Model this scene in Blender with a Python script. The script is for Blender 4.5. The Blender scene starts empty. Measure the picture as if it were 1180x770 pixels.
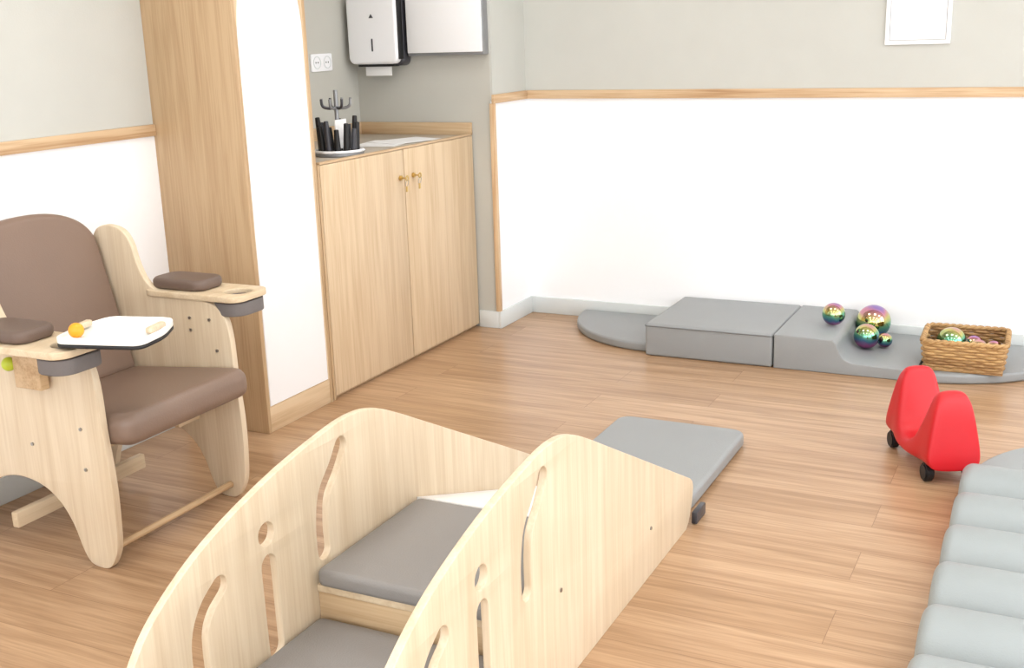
import bpy, bmesh, random
from math import *
from mathutils import Vector, Matrix
from mathutils.geometry import tessellate_polygon
random.seed(4)
sc=bpy.context.scene
COL=sc.collection
def lin(c):
    c/=255.0
    return c/12.92 if c<=.04045 else ((c+.055)/1.055)**2.4
def rgb(r,g,b): return (lin(r),lin(g),lin(b),1)
# ---------------- materials
def base_mat(name,col,rough=.5,metal=0,spec=.5):
    m=bpy.data.materials.new(name); m.use_nodes=True
    nt=m.node_tree; b=nt.nodes['Principled BSDF']
    b.inputs['Base Color'].default_value=col; b.inputs['Roughness'].default_value=rough
    b.inputs['Metallic'].default_value=metal; b.inputs['Specular IOR Level'].default_value=spec
    return m,nt,b
def N(nt,t,**k):
    n=nt.nodes.new(t)
    for a,v in k.items(): setattr(n,a,v)
    return n
def ramp(nt,stops):
    r=N(nt,'ShaderNodeValToRGB'); e=r.color_ramp.elements
    while len(e)<len(stops): e.new(.5)
    for i,(p,c) in enumerate(stops): e[i].position=p; e[i].color=c
    return r
def coords(nt,scale=(1,1,1),rot=(0,0,0)):
    tc=N(nt,'ShaderNodeTexCoord'); mp=N(nt,'ShaderNodeMapping')
    mp.inputs['Scale'].default_value=scale; mp.inputs['Rotation'].default_value=rot
    nt.links.new(tc.outputs['Object'],mp.inputs['Vector']); return mp
def plain(name,col,rough=.5,metal=0,spec=.5,bump=.0,bscale=300,var=.04):
    m,nt,b=base_mat(name,col,rough,metal,spec)
    mp=coords(nt); no=N(nt,'ShaderNodeTexNoise'); no.inputs['Scale'].default_value=6
    nt.links.new(mp.outputs[0],no.inputs['Vector'])
    lo=tuple(c*(1-var) for c in col[:3])+(1,); hi=tuple(min(1,c*(1+var)) for c in col[:3])+(1,)
    r=ramp(nt,[(.3,lo),(.7,hi)]); nt.links.new(no.outputs['Fac'],r.inputs[0]); nt.links.new(r.outputs[0],b.inputs['Base Color'])
    if bump:
        n2=N(nt,'ShaderNodeTexNoise'); n2.inputs['Scale'].default_value=bscale; nt.links.new(mp.outputs[0],n2.inputs['Vector'])
        bp=N(nt,'ShaderNodeBump'); bp.inputs['Strength'].default_value=bump; bp.inputs['Distance'].default_value=.002
        nt.links.new(n2.outputs['Fac'],bp.inputs['Height']); nt.links.new(bp.outputs[0],b.inputs['Normal'])
    return m
def wood(name,light,dark,axis='Z',rough=.45,fine=1.0):
    m,nt,b=base_mat(name,light,rough)
    s={'X':(1.6,26,26),'Y':(26,1.6,26),'Z':(26,26,1.6)}[axis]
    s2={'X':(4,170,170),'Y':(170,4,170),'Z':(170,170,4)}[axis]
    mp=coords(nt,s); no=N(nt,'ShaderNodeTexNoise'); no.inputs['Scale'].default_value=1; no.inputs['Detail'].default_value=5; no.inputs['Distortion'].default_value=.7
    nt.links.new(mp.outputs[0],no.inputs['Vector'])
    mp2=coords(nt,s2); n2=N(nt,'ShaderNodeTexNoise'); n2.inputs['Scale'].default_value=1; n2.inputs['Detail'].default_value=2
    nt.links.new(mp2.outputs[0],n2.inputs['Vector'])
    mx=N(nt,'ShaderNodeMath',operation='MULTIPLY_ADD'); mx.inputs[1].default_value=.5*fine
    nt.links.new(n2.outputs['Fac'],mx.inputs[0]); 
    m2=N(nt,'ShaderNodeMath',operation='MULTIPLY'); m2.inputs[1].default_value=.75; nt.links.new(no.outputs['Fac'],m2.inputs[0])
    nt.links.new(m2.outputs[0],mx.inputs[2])
    r=ramp(nt,[(.42,dark),(.72,light)]); nt.links.new(mx.outputs[0],r.inputs[0]); nt.links.new(r.outputs[0],b.inputs['Base Color'])
    bp=N(nt,'ShaderNodeBump'); bp.inputs['Strength'].default_value=.08; bp.inputs['Distance'].default_value=.002
    nt.links.new(mx.outputs[0],bp.inputs['Height']); nt.links.new(bp.outputs[0],b.inputs['Normal'])
    return m
def floor_mat():
    m,nt,b=base_mat('vinyl_plank_floor',rgb(200,150,110),.30)
    mp=coords(nt,(1,1,1))
    br=N(nt,'ShaderNodeTexBrick'); br.offset=.37; br.offset_frequency=2
    br.inputs['Scale'].default_value=1; br.inputs['Brick Width'].default_value=1.22; br.inputs['Row Height'].default_value=.18
    br.inputs['Mortar Size'].default_value=.0010; br.inputs['Mortar Smooth'].default_value=.3; br.inputs['Bias'].default_value=0
    br.inputs['Color1'].default_value=rgb(197,163,130); br.inputs['Color2'].default_value=rgb(184,149,115); br.inputs['Mortar'].default_value=rgb(148,112,82)
    nt.links.new(mp.outputs[0],br.inputs['Vector'])
    def grain(scale,det,lo,hi,c0,dist=.6):
        mp=coords(nt,scale); no=N(nt,'ShaderNodeTexNoise'); no.inputs['Scale'].default_value=1; no.inputs['Detail'].default_value=det; no.inputs['Distortion'].default_value=dist
        ad=N(nt,'ShaderNodeVectorMath',operation='ADD'); nt.links.new(mp.outputs[0],ad.inputs[0])
        sc_=N(nt,'ShaderNodeVectorMath',operation='SCALE'); sc_.inputs['Scale'].default_value=60; nt.links.new(br.outputs['Color'],sc_.inputs[0]); nt.links.new(sc_.outputs[0],ad.inputs[1])
        nt.links.new(ad.outputs[0],no.inputs['Vector'])
        r=ramp(nt,[(lo,c0),(hi,(1,1,1,1))]); nt.links.new(no.outputs['Fac'],r.inputs[0]); return r
    g1=grain((1.6,30,1),5,.3,.62,(.70,.64,.57,1)); g2=grain((6,160,1),3,.3,.6,(.80,.77,.73,1),.2)
    m1=N(nt,'ShaderNodeMixRGB',blend_type='MULTIPLY'); m1.inputs[0].default_value=1; m2=N(nt,'ShaderNodeMixRGB',blend_type='MULTIPLY'); m2.inputs[0].default_value=1
    nt.links.new(br.outputs['Color'],m1.inputs[1]); nt.links.new(g1.outputs[0],m1.inputs[2]); nt.links.new(m1.outputs[0],m2.inputs[1]); nt.links.new(g2.outputs[0],m2.inputs[2])
    nt.links.new(m2.outputs[0],b.inputs['Base Color'])
    bp=N(nt,'ShaderNodeBump'); bp.inputs['Strength'].default_value=.05; bp.inputs['Distance'].default_value=.002
    nt.links.new(g2.outputs[0],bp.inputs['Height']); nt.links.new(bp.outputs[0],b.inputs['Normal'])
    return m
M_floor=floor_mat()
M_wallup=plain('paint_greige',rgb(197,198,192),.85,bump=.15,bscale=180,var=.015)
M_wallnic=plain('paint_niche',rgb(191,190,182),.85,bump=.15,bscale=180,var=.015)
M_white=plain('paint_white_wainscot',rgb(249,250,252),.6,bump=.1,bscale=120,var=.01)
M_ceil=plain('paint_ceiling',rgb(240,240,238),.9,var=.01)
M_base=plain('skirting_grey',rgb(214,219,219),.5,var=.01)
M_trimX=wood('trim_pine_x',rgb(216,188,152),rgb(180,140,100),'X')
M_trimY=wood('trim_pine_y',rgb(216,188,152),rgb(180,140,100),'Y')
M_trimZ=wood('trim_pine_z',rgb(216,188,152),rgb(190,150,110),'Z')
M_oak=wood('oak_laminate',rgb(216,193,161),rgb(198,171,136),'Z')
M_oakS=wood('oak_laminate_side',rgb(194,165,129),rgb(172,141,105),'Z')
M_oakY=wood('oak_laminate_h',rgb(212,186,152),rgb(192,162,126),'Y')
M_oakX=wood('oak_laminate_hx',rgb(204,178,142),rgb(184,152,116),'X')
M_ply=wood('birch_ply',rgb(221,204,178),rgb(205,184,154),'Z',fine=.8)
M_plyY=wood('birch_ply_y',rgb(221,202,173),rgb(205,182,149),'Y',fine=.8)
M_plyE=wood('birch_edge',rgb(206,177,139),rgb(176,143,105),'Y')
M_edge=wood('ply_cut_edge',rgb(164,124,84),rgb(122,86,56),'X')
M_door=plain('white_laminate',rgb(246,247,249),.35,var=.005)
M_grey=plain('grey_vinyl',rgb(146,149,150),.42,bump=.35,bscale=260,var=.02)
M_greyd=plain('grey_vinyl_step',rgb(136,133,131),.45,bump=.4,bscale=260,var=.02)
M_greyl=plain('grey_vinyl_light',rgb(150,157,158),.42,bump=.35,bscale=260,var=.02)
M_seam=plain('seam_thread',rgb(112,114,115),.6,var=.02)
M_brown=plain('brown_leatherette',rgb(127,105,91),.42,bump=.3,bscale=220,var=.03)
M_brownd=plain('brown_pad',rgb(104,86,76),.5,bump=.3,bscale=220,var=.03)
M_red=plain('red_plastic',rgb(200,20,32),.42,var=.02)
M_black=plain('black_rubber',rgb(22,22,24),.5,var=.02)
M_dark=plain('dark_grey_plastic',rgb(60,60,66),.35,var=.02)
M_metal=plain('brushed_metal',rgb(170,168,165),.3,metal=1,var=.02)
M_brass=plain('brass_key',rgb(205,175,110),.3,metal=1,var=.02)
M_plas=plain('white_plastic',rgb(244,245,248),.3,var=.005)
M_alu=plain('grey_alu',rgb(150,152,155),.4,metal=.4,var=.02)
M_tray=plain('white_tray',rgb(244,244,240),.35,var=.005)
M_orange=plain('orange_ball',rgb(250,160,30),.4,var=.01)
M_lime=plain('lime_ball',rgb(190,205,60),.4,var=.01)
M_felt=plain('grey_felt',rgb(112,106,104),.8,bump=.4,var=.05)
M_paper=plain('paper',rgb(240,240,240),.8,var=.01)
M_wick=wood('wicker',rgb(196,158,106),rgb(128,90,52),'X',rough=.6)
M_countr=plain('worktop_grey',rgb(186,176,162),.4,var=.03)
M_emit,_nt,_b=base_mat('added_lamp_glow',(1,1,1,1)); _b.inputs['Emission Color'].default_value=(1,.98,.95,1); _b.inputs['Emission Strength'].default_value=2  # glow for the added ceiling panels
def irid(name,ph):
    m,nt,b=base_mat(name,(.5,.5,.5,1),.07,1)
    tc=N(nt,'ShaderNodeTexCoord'); no=N(nt,'ShaderNodeTexNoise'); no.inputs['Scale'].default_value=9; no.inputs['Distortion'].default_value=.5
    nt.links.new(tc.outputs['Object'],no.inputs['Vector'])
    sp=N(nt,'ShaderNodeSeparateXYZ'); nt.links.new(tc.outputs['Normal'],sp.inputs[0])
    a=N(nt,'ShaderNodeMath',operation='MULTIPLY_ADD'); a.inputs[1].default_value=.42; nt.links.new(sp.outputs['Z'],a.inputs[0])
    c=N(nt,'ShaderNodeMath',operation='MULTIPLY_ADD'); c.inputs[1].default_value=.5; c.inputs[2].default_value=.25+ph; nt.links.new(no.outputs['Fac'],c.inputs[0]); nt.links.new(c.outputs[0],a.inputs[2])
    r=ramp(nt,[(0,rgb(100,70,125)),(.25,rgb(175,95,150)),(.42,rgb(80,120,155)),(.58,rgb(110,180,145)),(.74,rgb(200,195,120)),(.9,rgb(205,140,160)),(1,rgb(150,125,185))])
    nt.links.new(a.outputs[0],r.inputs[0]); nt.links.new(r.outputs[0],b.inputs['Base Color']); return m
# ---------------- geometry helpers
def fin(ob,mat,parent=None,ang=35):
    me=ob.data
    if len(me.materials)==0: me.materials.append(mat)
    me.shade_smooth(); me.set_sharp_from_angle(angle=radians(ang))
    if parent:
        ob.parent=parent; ob.matrix_parent_inverse=Matrix.Translation(-parent.location)
    return ob
def newmesh(name,bm,mat,parent=None,ang=35,recalc=True,mat2=None):
    me=bpy.data.meshes.new(name)
    if recalc: bmesh.ops.recalc_face_normals(bm,faces=bm.faces)
    bm.to_mesh(me); bm.free(); me.materials.clear(); me.materials.append(mat)
    if mat2: me.materials.append(mat2)
    ob=bpy.data.objects.new(name,me); COL.objects.link(ob); return fin(ob,mat,parent,ang)
def empty(name,loc):
    e=bpy.data.objects.new(name,None); e.location=loc; e.empty_display_size=.1; COL.objects.link(e); return e
def box(name,a,b,mat,parent=None,bev=.002,seg=2,M=None):
    bm=bmesh.new(); bmesh.ops.create_cube(bm,size=1)
    for v in bm.verts:
        v.co=Vector([(a[i]+b[i])/2+v.co[i]*(b[i]-a[i]) for i in range(3)])
    if bev>0: bmesh.ops.bevel(bm,geom=bm.edges[:],offset=bev,segments=seg,profile=.5,affect='EDGES')
    if M is not None: bmesh.ops.transform(bm,matrix=M,verts=bm.verts)
    return newmesh(name,bm,mat,parent)
def FX(c): return Matrix(((0,0,1,c),(1,0,0,0),(0,1,0,0),(0,0,0,1)))
def FY(c): return Matrix(((1,0,0,0),(0,0,-1,c),(0,1,0,0),(0,0,0,1)))
def FZ(c): return Matrix.Translation((0,0,c))
def slab(name,loops,thick,mat,M,parent=None,bev=.002,bres=2,ang=35,edge=None,edge_outer=False):
    bm=bmesh.new()
    h=thick/2; bev=min(bev,h*.999)
    n=bres+1
    prof=[(bev*(1-sin(k*pi/2/n)),-h+bev*(1-cos(k*pi/2/n))) for k in range(n+1)]
    prof=prof+[(i,-z) for i,z in prof[::-1]]
    capT=[];capB=[]
    for li,l in enumerate(loops):
        q=[]
        for p in l:
            v=Vector((p[0],p[1]))
            if not q or (v-q[-1]).length>1e-5: q.append(v)
        if (q[0]-q[-1]).length<1e-5: q.pop()
        A=sum(q[i].x*q[(i+1)%len(q)].y-q[(i+1)%len(q)].x*q[i].y for i in range(len(q)))
        if (A<0)==(li==0): q.reverse()
        L=len(q); nr=[]
        for i in range(L):
            d1=(q[i]-q[i-1]).normalized(); d2=(q[(i+1)%L]-q[i]).normalized()
            n1=Vector((-d1.y,d1.x)); n2=Vector((-d2.y,d2.x)); m=n1+n2
            if m.length<1e-3: m=n1
            m.normalize(); c=max(m.dot(n1),.5); nr.append(m/c)
        rings=[]
        for ins,z in prof: rings.append([bm.verts.new((q[i].x+nr[i].x*ins,q[i].y+nr[i].y*ins,z)) for i in range(L)])
        for ri,(a,b) in enumerate(zip(rings[:-1],rings[1:])):
            for i in range(L):
                j=(i+1)%L; f=bm.faces.new((a[i],a[j],b[j],b[i]))
                if edge is not None and n-1<=ri<=n+1 and (li>0 or edge_outer): f.material_index=1
        capB.append(rings[0]); capT.append(rings[-1])
    for caps,flip in ((capT,False),(capB,True)):
        flat=[v for r in caps for v in r]
        tris=tessellate_polygon([[Vector((v.co.x,v.co.y,0)) for v in r] for r in caps])
        for t in tris:
            a,b,c=[flat[i] for i in t]
            cr=(b.co-a.co).cross(c.co-a.co).z
            if (cr<0)!=flip: b,c=c,b
            try: bm.faces.new((a,b,c))
            except ValueError: pass
    bmesh.ops.transform(bm,matrix=M,verts=bm.verts)
    return newmesh(name,bm,mat,parent,ang,recalc=False,mat2=edge)
def catmull(pts,n=8,closed=False):
    out=[]; L=len(pts)
    rng=range(L) if closed else range(L-1)
    for i in rng:
        p0=pts[(i-1)%L] if closed or i>0 else pts[0]; p1=pts[i]; p2=pts[(i+1)%L]; p3=pts[(i+2)%L] if closed or i+2<L else pts[-1]
        for k in range(n):
            t=k/n
            out.append(tuple(.5*((2*p1[j])+(-p0[j]+p2[j])*t+(2*p0[j]-5*p1[j]+4*p2[j]-p3[j])*t*t+(-p0[j]+3*p1[j]-3*p2[j]+p3[j])*t**3) for j in range(len(p1))))
    if not closed: out.append(tuple(pts[-1]))
    return out
def slot(pts,w):
    p=catmull(pts,6) if len(pts)>2 else pts
    r=w/2; L=[];Rr=[]
    for i,q in enumerate(p):
        a=p[max(i-1,0)]; b=p[min(i+1,len(p)-1)]
        d=Vector((b[0]-a[0],b[1]-a[1])).normalized(); n=Vector((-d.y,d.x))
        L.append((q[0]+n.x*r,q[1]+n.y*r)); Rr.append((q[0]-n.x*r,q[1]-n.y*r))
    def cap(c,frm):
        a0=atan2(frm[1]-c[1],frm[0]-c[0]); return [(c[0]+r*cos(a0-pi*k/8),c[1]+r*sin(a0-pi*k/8)) for k in range(1,8)]
    return L+cap(p[-1],L[-1])+Rr[::-1]+cap(p[0],Rr[0])
def circ(c,r,n=24): return [(c[0]+r*cos(2*pi*k/n),c[1]+r*sin(2*pi*k/n)) for k in range(n)]
def rrect(a,b,c,d,r,n=6):
    out=[]
    for (x,y,s) in ((c-r,b+r,-pi/2),(c-r,d-r,0),(a+r,d-r,pi/2),(a+r,b+r,pi)):
        for k in range(n+1): t=s+k*pi/2/n; out.append((x+r*cos(t),y+r*sin(t)))
    return out
def cyl(name,p,q,r,mat,parent=None,r2=None,seg=24,bev=0):
    p=Vector(p);q=Vector(q);d=q-p
    bm=bmesh.new(); bmesh.ops.create_cone(bm,cap_ends=True,segments=seg,radius1=r,radius2=r if r2 is None else r2,depth=d.length)
    if bev: bmesh.ops.bevel(bm,geom=[e for e in bm.edges if len(e.link_faces)==2 and any(len(f.verts)>4 for f in e.link_faces)],offset=bev,segments=2,affect='EDGES')
    M=Matrix.Translation((p+q)/2)@d.to_track_quat('Z','Y').to_matrix().to_4x4()
    bmesh.ops.transform(bm,matrix=M,verts=bm.verts); return newmesh(name,bm,mat,parent)
def ball(name,c,r,mat,parent=None,origin=True):
    bm=bmesh.new(); bmesh.ops.create_uvsphere(bm,u_segments=40,v_segments=24,radius=r)
    if origin and parent is None:
        o=newmesh(name,bm,mat,None,180); o.location=c; return o
    bmesh.ops.translate(bm,verts=bm.verts,vec=c); return newmesh(name,bm,mat,parent,180)
def tube(name,paths,r,mat,parent=None,closed=False,res=3):
    cu=bpy.data.curves.new(name+'_c','CURVE'); cu.dimensions='3D'; cu.bevel_depth=r; cu.bevel_resolution=res; cu.use_fill_caps=True
    for l in paths:
        s=cu.splines.new('POLY'); s.points.add(len(l)-1); s.use_cyclic_u=closed
        for i,p in enumerate(l): s.points[i].co=(*p,1)
    o=bpy.data.objects.new('tmp',cu); COL.objects.link(o)
    dg=bpy.context.evaluated_depsgraph_get(); me=bpy.data.meshes.new_from_object(o.evaluated_get(dg)); bpy.data.objects.remove(o)
    bm=bmesh.new(); bm.from_mesh(me); return newmesh(name,bm,mat,parent,60)
# ---------------- room
XL=-3.08; XN=-3.32; XC=-2.554; YB=5.348; YN=4.975; XR=1.9; YR=-1.6; ZC=2.5
ZT0,ZT1=1.12,1.162
box('floor',(-3.5,YR-.1,-.06),(XR+.1,YB+.1,0),M_floor,bev=0)
box('ceiling',(-3.5,YR-.1,ZC),(XR+.1,YB+.1,ZC+.06),M_ceil,bev=0)
def wall(name,a,b,axis,two=True,mup=M_wallup):
    e=empty(name,((a[0]+b[0])/2,(a[1]+b[1])/2,0))
    box('wainscot',(a[0],a[1],0),(b[0],b[1],ZT0+.01),M_white,e,bev=0)
    box('upper_paint',(a[0],a[1],ZT0+.01),(b[0],b[1],ZC),mup,e,bev=0)
wall('wall_left',(XL-.24,YR-.1),(XL,3.25),'Y')
box('wall_niche_left',(XN-.15,3.25,0),(XN,YN,ZC),M_wallnic,bev=0)
box('wall_niche',(XN-.15,YN,0),(XC-.012,YB+.1,ZC),M_wallnic,bev=0)
wall('wall_column',(XC-.012,YN,0),(XC,YB+.1,0),'Y')
wall('wall_back',(XC,YB),(XR+.1,YB+.1),'X')
def window_wall(name,fixed,axis,lo,hi,wins,sgn):
    e=empty(name,(fixed if axis=='X' else (lo+hi)/2, fixed if axis=='Y' else (lo+hi)/2,0))
    def bx(n,a,b,z0,z1,mat=M_white,off=0,th=.1,par=e,bev=0):
        f0,f1=sorted((fixed+sgn*off,fixed+sgn*(off+th)))
        if axis=='X': box(n,(f0,a,z0),(f1,b,z1),mat,par,bev=bev)
        else: box(n,(a,f0,z0),(b,f1,z1),mat,par,bev=bev)
    z0,z1=.35,2.35; prev=lo
    for i,(a,b) in enumerate(wins):
        bx('pier',prev,a,z0,z1); prev=b
    bx('pier',prev,hi,z0,z1); bx('sill_wall',lo,hi,0,z0); bx('lintel',lo,hi,z1,ZC)
    for a,b in wins:
        w=empty('window_%d'%wcount[0],(e.location.x if axis=='X' else (a+b)/2, e.location.y if axis=='Y' else (a+b)/2,z0)); wcount[0]+=1
        for (p,q,r,s) in ((a,b,z0,z0+.05),(a,b,z1-.05,z1),(a,a+.05,z0+.05,z1-.05),(b-.05,b,z0+.05,z1-.05),((a+b)/2-.03,(a+b)/2+.03,z0+.05,z1-.05)):
            bx('frame',p,q,r,s,M_plas,.02,.06,w,.004)
wcount=[1]
window_wall('wall_right',XR,'X',YR-.1,YB,[(-1.1,.9),(1.2,3.0),(3.3,4.9)],1)
window_wall('wall_rear',YR,'Y',-3.2,XR,[(-2.8,-.8),(-.5,1.5)],-1)
# trims
box('trim_1',(XC,YB-.014,ZT0),(XR,YB,ZT1),M_trimX,bev=.002)
box('trim_2',(XC,YN-.014,ZT0),(XC+.014,YB,ZT1),M_trimY,bev=.002)
box('trim_3',(XL,YR,ZT0),(XL+.014,3.24,ZT1),M_trimY,bev=.002)
box('trim_4',(XC-.014,YN-.012,.087),(XC+.010,YN+.012,ZT0),M_trimZ,bev=.002)
box('baseboard_back',(XC,YB-.014,0),(XR,YB,.087),M_base,bev=.003)
box('baseboard_column',(XC,YN-.014,0),(XC+.014,YB-.014,.087),M_base,bev=.003)
box('baseboard_niche',(-2.665,YN-.014,0),(XC,YN,.087),M_base,bev=.003)
box('baseboard_left',(XL,YR,0),(XL+.014,3.24,.087),M_base,bev=.003)
# ---------------- wardrobe
XF=-2.667
w=empty('wardrobe',(-2.87,3.45,0))
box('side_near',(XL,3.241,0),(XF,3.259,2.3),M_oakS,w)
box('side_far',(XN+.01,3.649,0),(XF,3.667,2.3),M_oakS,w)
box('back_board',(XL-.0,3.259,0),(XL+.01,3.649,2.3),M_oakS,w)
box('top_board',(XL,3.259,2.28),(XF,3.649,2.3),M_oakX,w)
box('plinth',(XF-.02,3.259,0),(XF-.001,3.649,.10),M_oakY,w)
arch=[(3.262,.104),(3.640,.104),(3.640,1.46)]+[(3.451+.189*cos(t*pi/24),1.46+.34*sin(t*pi/24)) for t in range(1,24)]+[(3.262,1.46)]
outer=[(3.259,.101),(3.649,.101),(3.649,2.28),(3.259,2.28)]
slab('front_frame',[outer,arch],.018,M_oak,FX(XF-.0095),w,bev=.0008)
slab('white_door',[[(a+(.002 if a<3.45 else -.002),b) for a,b in arch]],.018,M_door,FX(XF-.008),w,bev=.001)
# ---------------- base cabinet
c=empty('base_cabinet',(-2.95,4.33,0))
ZD=.97
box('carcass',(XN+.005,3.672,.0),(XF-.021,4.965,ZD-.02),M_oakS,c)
box('door_1',(XF-.019,3.690,.018),(XF,4.3125,ZD-.004),M_oak,c,bev=.0015)
box('door_2',(XF-.019,4.3195,.018),(XF,4.962,ZD-.004),M_oak,c,bev=.0015)
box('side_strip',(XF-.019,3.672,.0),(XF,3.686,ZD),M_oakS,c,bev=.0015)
box('worktop',(XN+.005,3.672,ZD-.02),(XF-.019,4.965,ZD),M_countr,c)
box('edge_lip',(XF-.019,3.690,ZD-.002),(XF,4.965,ZD+.008),M_oakY,c,bev=.001)
box('splash_back',(XN+.005,4.95,ZD),(XF,4.968,1.03),M_oakX,c)
box('splash_side',(XN+.005,3.68,ZD),(XN+.02,4.95,1.03),M_oakY,c)
for yy in (4.275,4.385):
    cyl('lock',(XF,yy,.845),(XF+.012,yy,.845),.011,M_brass,c,bev=.002)
    cyl('key_stem',(XF+.012,yy,.845),(XF+.035,yy,.845),.003,M_brass,c)
    slab('key_bow',[circ((yy,.845),.013,20),circ((yy,.845),.006,12)],.003,M_brass,FX(XF+.038),c,bev=.0004)
    tube('key_ring',[[(XF+.036+.003*sin(t/16*2*pi),yy+.012*cos(t/16*2*pi),.823+.014*sin(t/16*2*pi)) for t in range(16)]],.0012,M_metal,c,True)
    box('key_tag',(XF+.032,yy-.006,.785),(XF+.036,yy+.006,.81),M_brass,c,bev=.001)
p=empty('paper_sheets',(-2.85,4.5,ZD))
for i,(x,y,a) in enumerate(((-2.88,4.50,.2),(-2.84,4.62,-.35))):
    box('sheet',(-.105,-.148,0),(.105,.148,.0015),M_paper,p,bev=0,M=Matrix.Translation((x,y,ZD+.001+.002*i))@Matrix.Rotation(a,4,'Z'))
# ---------------- bottle drying rack
r_=empty('bottle_drying_rack',(-2.79,4.0,ZD))
cx,cy=-2.80,4.02
cyl('base',(cx,cy,ZD+.002),(cx,cy,ZD+.014),.105,M_alu,r_,seg=40,bev=.003)
tube('base_ring',[[(cx+.10*cos(t/40*2*pi),cy+.10*sin(t/40*2*pi),ZD+.02) for t in range(40)]],.006,M_plas,r_,True)
for k in range(12):
    a=k/12*2*pi; tube('foot_loop',[[(cx+.085*cos(a)+.022*cos(t/12*2*pi),cy+.085*sin(a)+.022*sin(t/12*2*pi),ZD+.019) for t in range(12)]],.003,M_plas,r_,True)
cyl('pole',(cx,cy,ZD+.01),(cx,cy,ZD+.27),.009,M_alu,r_)
for k in range(8):
    a=k/8*2*pi+.2
    tube('hook',[catmull([(cx,cy,ZD+.20),(cx+.03*cos(a),cy+.03*sin(a),ZD+.195),(cx+.06*cos(a),cy+.06*sin(a),ZD+.205),(cx+.065*cos(a),cy+.065*sin(a),ZD+.235)],4)],.0055,M_dark if k%2 else M_alu,r_)
for k in range(12):
    a=k/12*2*pi
    x,y=cx+.072*cos(a),cy+.072*sin(a); h=.10+.06*((k*37)%5)/5
    cyl('bottle_brush',(x,y,ZD+.012),(x+.01*cos(a),y+.01*sin(a),ZD+.012+h),.0145,M_black if k%3 else M_dark,r_,r2=.010,seg=14,bev=.002)
box('label_card',(cx+.02,cy-.05,ZD+.03),(cx+.024,cy+.03,ZD+.15),M_paper,r_,bev=0)
# ---------------- sockets
s=empty('wall_socket',(XN,4.66,1.34))
slab('plate',[rrect(4.575,1.295,4.745,1.378,.008)],.01,M_plas,FX(XN+.005),s,bev=.002)
for yy in (4.618,4.702):
    slab('ring',[circ((yy,1.337),.030),circ((yy,1.337),.026)],.003,M_base,FX(XN+.0115),s,bev=.0005)
    cyl('pin_hole_1',(XN+.009,yy-.009,1.337),(XN+.0108,yy-.009,1.337),.004,M_dark,s,seg=12); cyl('pin_hole_2',(XN+.009,yy+.009,1.337),(XN+.0108,yy+.009,1.337),.004,M_dark,s,seg=12)
# ---------------- towel dispenser
d=empty('paper_towel_dispenser',(-3.13,4.92,1.5))
slab('back_shell',[rrect(-3.275,1.308,-2.996,1.645,.03)],.075,M_dark,FY(YN-.038),d,bev=.012)
slab('front_cover',[rrect(-3.285,1.318,-3.004,1.655,.035)],.055,M_plas,FY(YN-.098),d,bev=.014,bres=4)
slab('side_slots',[rrect(-3.004,1.34,-2.998,1.62,.0025)],.08,M_black,FY(YN-.07),d,bev=.002)
box('level_window',(-3.145,YN-.1275,1.38),(-3.137,YN-.1245,1.44),M_dark,d,bev=.001)
slab('logo',[[(-3.153,1.537),(-3.127,1.537),(-3.14,1.557)]],.002,M_dark,FY(YN-.126),d,bev=.0002)
box('paper_towel',(-3.21,YN-.09,1.262),(-3.06,YN-.085,1.33),M_paper,d,bev=.001)
box('outlet_slot',(-3.24,YN-.11,1.306),(-3.03,YN-.06,1.328),M_black,d,bev=.003)
# ---------------- wall cabinet
u=empty('wall_cabinet',(-2.78,4.93,1.5))
box('carcass',(-2.985,YN-.05,1.352),(-2.567,YN,1.9),M_alu,u,bev=.002)
box('door',(-2.978,YN-.066,1.366),(-2.572,YN-.05,1.895),M_door,u,bev=.002)
# ---------------- access panel
a_=empty('wall_access_panel',(-.66,5.34,1.5))
slab('frame',[rrect(-.80,1.345,-.53,1.66,.003),rrect(-.782,1.363,-.548,1.642,.002)],.014,M_plas,FY(YB-.007),a_,bev=.002)
box('door',(-.780,YB-.010,1.365),(-.550,YB,1.640),M_door,a_,bev=.001)
# ---------------- soft mats along wall
def quarter(name,cxy,r,a0,z,mat):
    pts=[cxy]+[(cxy[0]+r*cos(a0+k*pi/2/28),cxy[1]+r*sin(a0+k*pi/2/28)) for k in range(29)]
    return slab(name,[pts],z,mat,FZ(z/2+.001),None,bev=.012,bres=4,ang=60)
YM0,YM1=4.75,5.33
quarter('quarter_circle_mat',(-1.705,YM1),.53,pi,.042,M_grey)
quarter('quarter_circle_mat.001',(-.515,YM1),.58,1.5*pi,.042,M_grey)
def seam(pts,parent,mat): return tube('piping',[pts],.0028,mat,parent,True)
b1=empty('foam_block',(-1.41,5.04,0))
slab('cushion',[rrect(-1.70,YM0,-1.117,YM1,.014)],.15,M_grey,FZ(.076),b1,bev=.012,bres=4)
seam([(x,y,.141) for x,y in rrect(-1.701,YM0-.001,-1.116,YM1+.001,.014)],b1,M_seam)
b2=empty('foam_slide_block',(-.81,5.04,0))
prof=[(-1.11,.001),(-.522,.001),(-.522,.045)]+catmull([(-.60,.05),(-.74,.052),(-.80,.062),(-.83,.09),(-.845,.13),(-.862,.149)],5)+[(-1.11,.151)]
slab('cushion',[prof],YM1-YM0,M_grey,FY((YM0+YM1)/2),b2,bev=.005,bres=3,ang=50)
# ---------------- mat by climber
m_=empty('foam_landing_mat',(-1.21,3.45,0))
slab('cushion',[rrect(-1.455,3.125,-.975,3.80,.05)],.05,M_grey,FZ(.026),m_,bev=.014,bres=4,ang=60)
box('velcro_strap',(-.948,3.06,.002),(-.930,3.15,.04),M_dark,m_,bev=.004)
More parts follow.
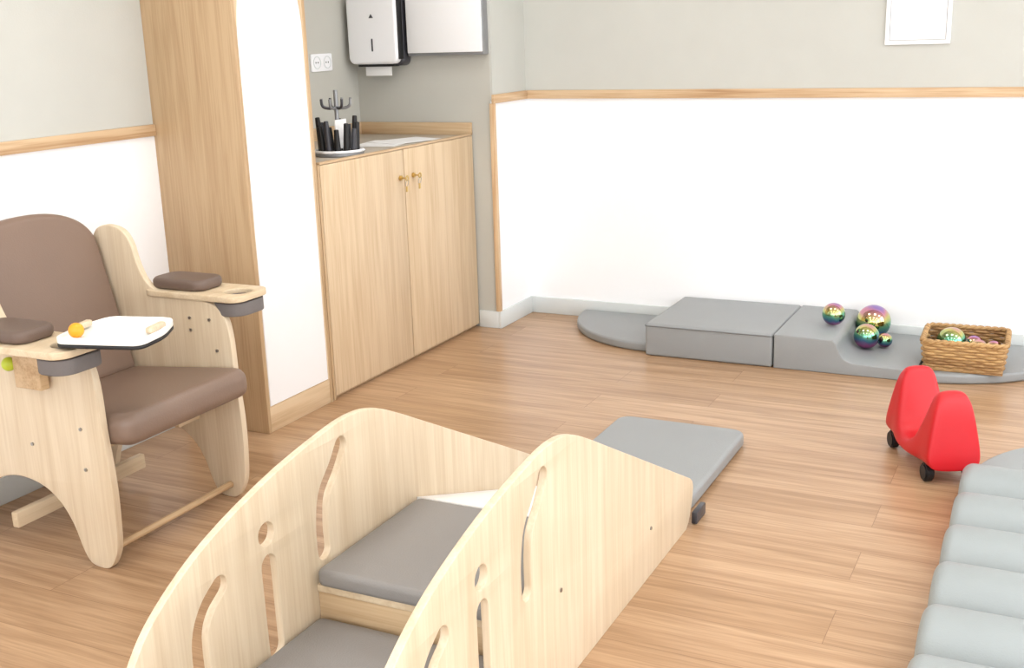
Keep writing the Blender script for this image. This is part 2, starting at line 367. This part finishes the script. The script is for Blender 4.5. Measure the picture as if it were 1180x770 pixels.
# ---------------- wave track at right
wv=empty('foam_wave_track',(.04,2.75,0))
P=.243; YW=3.625
for k in range(7):
    y1=YW-P*k; y0=y1-P+.003; yc=(y0+y1)/2; hw=(y1-y0)/2
    pr=[(y0+.002,.004),(y1-.002,.004)]
    for t in range(0,25):
        a=pi*t/24; cc,ss=cos(a),sin(a)
        pr.append((yc+.02*ss+hw*(abs(cc)**.92)*(1 if cc>0 else -1),.016+.108*abs(ss)**.85))
    slab('cushion_%d'%k,[pr],.56,M_greyl,FX(.045),wv,bev=.034,bres=6,ang=70)
box('base_mat',(-.205,YW-P*7+.01,.001),(.295,YW-.01,.014),M_greyl,wv,bev=.004)
quarter('quarter_circle_mat.002',(.31,YW+.008),.53,pi/2,.042,M_greyl)
# ---------------- balls
ball('mirror_ball',(-.905,4.99,.203),.05,irid('irid_a',.05))
ball('mirror_ball.001',(-.765,5.20,.130),.076,irid('irid_b',.12))
ball('mirror_ball.002',(-.762,5.0,.1115),.055,irid('irid_c',-.05))
ball('mirror_ball.003',(-.692,5.06,.0845),.032,irid('irid_d',0))
# ---------------- basket
bk=empty('wicker_basket',(-.35,4.95,.043))
bx0,bx1,by0,by1=-.515,-.188,4.79,5.08; bz=.046; rot=Matrix.Translation((-.35,4.94,0))@Matrix.Rotation(.03,4,'Z')@Matrix.Translation((.35,-4.94,0))
def rr_sample(n,grow):
    base=rrect(bx0-grow,by0-grow,bx1+grow,by1+grow,.03,5)
    pts=[Vector(p) for p in base]; L=[0]
    for i in range(len(pts)): L.append(L[-1]+(pts[(i+1)%len(pts)]-pts[i]).length)
    out=[]
    for k in range(n):
        t=L[-1]*k/n; i=0
        while L[i+1]<t: i+=1
        f=(t-L[i])/(L[i+1]-L[i]); out.append(pts[i].lerp(pts[(i+1)%len(pts)],f))
    return out
rows=9; ns=28; n=ns*6
for j in range(rows):
    z=bz+.008+j*.0125; g=.012*j/rows-.015
    P_=rr_sample(n,g); path=[]
    for k,q in enumerate(P_):
        a=P_[k-1]; b=P_[(k+1)%n]; t=(b-a).normalized(); nn=Vector((t.y,-t.x)); o=.0045*sin(2*pi*k/12+pi*j)
        v=rot@Vector((q.x+nn.x*o,q.y+nn.y*o,z)); path.append(tuple(v))
    tube('weave_row',[path],.0072,M_wick,bk,True,2)
st=[]
A=rr_sample(ns,-.015);B=rr_sample(ns,-.003)
for a,b in zip(A,B): st.append([tuple(rot@Vector((a.x,a.y,bz))),tuple(rot@Vector((b.x,b.y,bz+.12)))])
tube('stakes',st,.004,M_wick,bk)
for s_ in (0,1):
    P_=rr_sample(n,-.002); path=[]
    for k,q in enumerate(P_):
        a=P_[k-1]; b=P_[(k+1)%n]; t=(b-a).normalized(); nn=Vector((t.y,-t.x)); ph=2*pi*k/8+pi*s_
        path.append(tuple(rot@Vector((q.x+nn.x*.005*cos(ph),q.y+nn.y*.005*cos(ph),bz+.122+.005*sin(ph)))))
    tube('rim_braid',[path],.0075,M_wick,bk,True,2)
box('bottom',(bx0+.01,by0+.01,bz-.002),(bx1-.01,by1-.01,bz+.006),M_wick,bk,bev=.001,M=rot)
for i,(x,y,z,r) in enumerate(((-.41,4.98,.125,.062),(-.30,4.94,.112,.042),(-.245,4.99,.105,.037),(-.325,5.02,.11,.040),(-.25,4.88,.10,.035),(-.45,4.87,.09,.032))):
    ball('mirror_ball.%03d'%(4+i),(x,y,z),r,irid('irid_k%d'%i,-.08+.05*i))
# ---------------- ride-on toy
ty=empty('ride_on_toy',(-.36,3.83,0))
T=Matrix.Translation((-.360,3.84,0))@Matrix.Rotation(atan2(-.22,.115),4,'Z')
bm=bmesh.new(); rings=[]
secs=[(-.20,.20,.82),(-.197,.285,.96),(-.18,.302,1),(-.145,.302,1),(-.125,.285,1),(-.095,.19,1),(-.06,.115,1),(0,.095,1),(.06,.115,1),(.095,.19,1),(.125,.285,1),(.145,.302,1),(.18,.302,1),(.197,.285,.96),(.20,.20,.82)]
K=20
for s_,h,ws in secs:
    ring=[]
    for k in range(K):
        a=2*pi*k/K; ca,sa=cos(a),sin(a)
        u_=(abs(ca)**.45)*(1 if ca>0 else -1); v_=(abs(sa)**.55)*(1 if sa>0 else -1)
        z=.048+(h-.048)*(v_+1)/2
        f=max(0,(z-.048)/.254)
        hw=(.106-.050*f**.8)*ws
        so=s_
        if abs(s_)>.14: so=s_*(1.04-.17*f)
        ring.append(bm.verts.new(T@Vector((so,hw*u_,z))))
    rings.append(ring)
for i in range(len(rings)-1):
    for k in range(K): bm.faces.new((rings[i][k],rings[i][(k+1)%K],rings[i+1][(k+1)%K],rings[i+1][k]))
bm.faces.new(rings[0]); bm.faces.new(rings[-1][::-1])
tb=newmesh('body',bm,M_red,ty,180); sd=tb.modifiers.new('s','SUBSURF'); sd.levels=2; sd.render_levels=2
for sx in (-.155,.155):
    for sy in (-.068,.068):
        c0=T@Vector((sx,sy-.015,.031)); c1=T@Vector((sx,sy+.015,.031))
        cyl('caster_wheel',c0,c1,.030,M_black,ty,bev=.005); cyl('caster_fork',T@Vector((sx,sy,.03)),T@Vector((sx,sy,.07)),.012,M_black,ty)
# ---------------- climber
cl=empty('toddler_climbing_ramp',(-1.2,2.1,0))
hump=catmull([(1.20,.0),(1.26,.22),(1.34,.355),(1.42,.43),(1.56,.503),(1.76,.562),(1.95,.595),(2.07,.604),(2.17,.588),(2.27,.545),(2.36,.5)],6)
hump+=[(3.055,.15)]+catmull([(3.075,.135),(3.083,.11),(3.07,.06),(3.045,.02),(3.02,.0)],4)
holes=[slot([(2.02,.545),(1.99,.505),(1.945,.455),(1.93,.39),(1.93,.325)],.046),circ((1.735,.447),.026),slot([(1.735,.376),(1.738,.18)],.048),slot([(1.58,.40),(1.535,.366),(1.51,.31),(1.51,.19)],.046)]
TH=.018
for nm,x in (('side_panel_right',-.95-TH/2),('side_panel_left',-1.46-TH/2)):
    slab(nm,[hump]+holes,TH,M_ply,FX(x),cl,bev=.002,edge=M_edge)
xa,xb=-1.459,-.969
for i,(y0,y1,z) in enumerate(((1.89,2.33,.30),(1.46,1.885,.185),(1.22,1.455,.07))):
    slab('step_cushion_%d'%i,[rrect(xa+.006,y0-.012,xb-.006,y1,.02)],.042,M_greyd,FZ(z-.021),cl,bev=.014,bres=4,ang=60)
    box('step_board_%d'%i,(xa,y0,z-.06),(xb,y1,z-.043),M_plyY,cl)
    if i<2: box('riser_%d'%i,(xa,y0+.004,max(0,z-.16)),(xb,y0+.022,z-.06),M_oakX,cl)
slab('slide_board',[[(2.33,.275),(2.335,.295),(3.05,.05),(3.05,.03)]],xb-xa,M_door,FX((xa+xb)/2),cl,bev=.002)
for (yy,zz) in ((2.1,.245),(2.7,.14),(1.7,.13)):
    cyl('bolt',(-.95,yy,zz),(-.947,yy,zz),.005,M_metal,cl,seg=14)
# ---------------- nursing chair
ch=empty('nursing_armchair',(-2.68,2.42,0))
side=catmull([(-2.36,.025),(-2.34,.07),(-2.332,.15),(-2.33,.28),(-2.34,.42),(-2.345,.55),(-2.365,.62),(-2.42,.655),(-2.52,.664),(-2.60,.672),(-2.665,.70),(-2.70,.76),(-2.72,.83),(-2.755,.872),(-2.82,.885),(-2.87,.86),(-2.90,.78),(-2.93,.62),(-2.96,.40),(-2.985,.2),(-3.005,.06),(-3.0,.02),(-2.975,.002),(-2.935,.005),(-2.91,.04),(-2.89,.10),(-2.85,.17),(-2.78,.222),(-2.69,.24),(-2.60,.222),(-2.54,.18),(-2.50,.12),(-2.475,.05),(-2.45,.01),(-2.41,.0),(-2.38,.005)],5,True)
for nm,yy in (('side_panel_near',2.152),('side_panel_far',2.712)):
    slab(nm,[side],.024,M_ply,FY(yy),ch,bev=.003,edge=M_plyE,edge_outer=True)
def seatM(): return Matrix.Translation((-2.30,2.432,.45))@Matrix.Rotation(radians(-5),4,'Y')
slab('seat',[rrect(-.46,-.265,.03,.265,.045)],.092,M_brown,seatM()@Matrix.Translation((0,0,-.034)),ch,bev=.034,bres=5,ang=70)
box('seat_board',(-.44,-.262,-.095),(-.10,.262,-.078),M_plyY,ch,M=seatM())
up=Vector((-.14,0,.55)).normalized(); ex=Vector((0,1,0)); ez=ex.cross(up)
BM=Matrix((( ex.x,up.x,ez.x,-2.77),(ex.y,up.y,ez.y,2.432),(ex.z,up.z,ez.z,.40),(0,0,0,1)))
def se(t,a,b,e): 
    c_,s_=cos(t),sin(t); return (a*(abs(c_)**e)*(1 if c_>0 else -1),.42+b*abs(s_)**e)
bo=[(-.262,.02),(-.25,0),(.25,0),(.262,.02),(.262,.30)]+[se(t*pi/28,.262,.145,.86) for t in range(0,29)]+[(-.262,.30)]
slab('backrest',[bo],.075,M_brown,BM,ch,bev=.026,bres=5,ang=70)
slab('backrest_board',[[(a*.99,b*.99-.03) for a,b in bo]],.016,M_ply,BM@Matrix.Translation((0,0,-.047)),ch,bev=.003)
for nm,y0,y1,sg,xo,zc in (('near',1.99,2.17,-1,0,.678),('far',2.69,2.865,1,0.0,.671)):
    pl=rrect(-2.69,y0,-2.295+xo,y1,.045); hc=(-2.358+xo,(y0+y1)/2+.0)
    slab('arm_plate_'+nm,[pl,circ(hc,.043,32)],.02,M_plyY,FZ(zc),ch,bev=.003,edge=M_edge)
    slab('arm_pad_'+nm,[rrect(-2.675,y0+.02,-2.455,y1-.02,.045)],.036,M_brownd,FZ(zc+.028),ch,bev=.014,bres=4,ang=70)
    slab('cup_ring_'+nm,[circ(hc,.0425,32),circ(hc,.038,32)],.05,M_felt,FZ(zc-.03),ch,bev=.001)
    slab('cup_sling_'+nm,[rrect(hc[0]-.062,y0+.01,hc[0]+.060,y1-.01,.05),circ(hc,.047,32)],.042,M_felt,FZ(zc-.036),ch,bev=.004)
    cyl('cup_base_'+nm,(hc[0],hc[1],zc-.060),(hc[0],hc[1],zc-.055),.044,M_felt,ch)
    yb=(2.125 if sg<0 else 2.739)
    box('arm_bracket_'+nm,(-2.60,min(yb,yb+sg*.03),.535),(-2.50,max(yb,yb+sg*.03),zc-.01),M_plyE,ch,bev=.003)
cyl('front_dowel',(-2.40,2.16,.045),(-2.40,2.705,.045),.011,M_plyE,ch)
box('rear_bar',(-2.79,2.165,.05),(-2.765,2.70,.10),M_plyY,ch,bev=.004)
box('rear_bar_2',(-2.60,2.60,.26),(-2.50,2.70,.32),M_plyY,ch,bev=.004)
for (x,z) in ((-2.50,.60),(-2.50,.56),(-2.42,.60),(-2.40,.50)): cyl('bolt',(x,2.7,z),(x,2.696,z),.005,M_metal,ch,seg=12)
for (x,z) in ((-2.42,.42),(-2.42,.30),(-2.62,.35)): cyl('bolt',(x,2.140,z),(x,2.136,z),.005,M_metal,ch,seg=12)
ball('lime_ball',(-2.62,2.10,.60),.02,M_lime,ch)
# tray
tr=empty('play_tray',(-2.23,2.16,.70))
TM=Matrix.Translation((-2.245,2.16,.7025))@Matrix.Rotation(.25,4,'Z')
tp=[(-.125,-.12),(.125,-.12),(.13,.0),(.095,.12),(-.10,.12),(-.13,0)]
def roundpoly(p,r,n=5):
    out=[];L=len(p)
    for i in range(L):
        a,b,c_=Vector(p[i-1]),Vector(p[i]),Vector(p[(i+1)%L]); u1=(a-b).normalized()*r; u2=(c_-b).normalized()*r
        for k in range(n+1):
            t=k/n; q=(b+u1)*(1-t)**2+b*2*t*(1-t)+(b+u2)*t*t; out.append((q.x,q.y))
    return out
to=roundpoly(tp,.035)
slab('tray_base',[to],.010,M_black,TM@Matrix.Translation((0,0,-.002)),tr,bev=.003)
slab('tray_top',[[(a*.985,b*.985) for a,b in to]],.010,M_tray,TM@Matrix.Translation((0,0,.008)),tr,bev=.003)
slab('tray_rim',[to,[(a*.93,b*.93) for a,b in to]],.018,M_tray,TM@Matrix.Translation((0,0,.012)),tr,bev=.003)
for xx in (-.108,.108):
    box('handle_%s'%('a' if xx<0 else 'b'),(xx-.011,-.045,.016),(xx+.011,.03,.034),M_ply,tr,bev=.006,M=TM)
ob=TM@Vector((-.075,-.085,.033)); ball('orange_ball',ob,.02,M_orange)
# ---------------- lights
W=bpy.data.worlds.new('world'); sc.world=W; W.use_nodes=True
bg=W.node_tree.nodes['Background']; bg.inputs[0].default_value=(.94,.975,1,1); bg.inputs[1].default_value=4.4
def area(name,loc,rot,sx,sy,e,col=(1,1,1)):
    l=bpy.data.lights.new(name,'AREA'); l.shape='RECTANGLE'; l.size=sx; l.size_y=sy; l.energy=e; l.color=col
    o=bpy.data.objects.new(name,l); o.location=loc; o.rotation_euler=rot; COL.objects.link(o)
i=0
for x in (-1.9,-.3,1.1):  # unseen ceiling panels, added to brighten the room
    for y in (.4,2.3,4.1):
        e=empty('added_light_panel' if i==0 else 'added_light_panel.%03d'%i,(x,y,ZC)); i+=1
        slab('frame',[rrect(x-.3,y-.3,x+.3,y+.3,.01),rrect(x-.28,y-.28,x+.28,y+.28,.005)],.02,M_plas,FZ(ZC-.01),e)
        box('added_diffuser',(x-.28,y-.28,ZC-.012),(x+.28,y+.28,ZC-.004),M_emit,e,bev=0)
        area('added_panel_lamp',(x,y,ZC-.03),(0,0,0),.55,.55,(9.5 if x<-1.5 else 5),(1,.99,.97))  # added fill light, stronger on the left
cam=bpy.data.cameras.new('camera'); co=bpy.data.objects.new('camera',cam); COL.objects.link(co); sc.camera=co
yaw,pitch,roll=.464,.2594,-.0317
fw=Vector((-sin(yaw)*cos(pitch),cos(yaw)*cos(pitch),-sin(pitch))); rt=Vector((cos(yaw),sin(yaw),0)); upv=rt.cross(fw)
r2=cos(roll)*rt+sin(roll)*upv; u2=-sin(roll)*rt+cos(roll)*upv
Mx=Matrix((r2,u2,-fw)).transposed().to_4x4(); Mx.translation=(0,0,1.45); co.matrix_world=Mx
cam.sensor_width=36; cam.lens=1310.2/1180*36; cam.clip_start=.05
sc.view_settings.view_transform='Standard'; sc.view_settings.look='None'; sc.view_settings.exposure=0
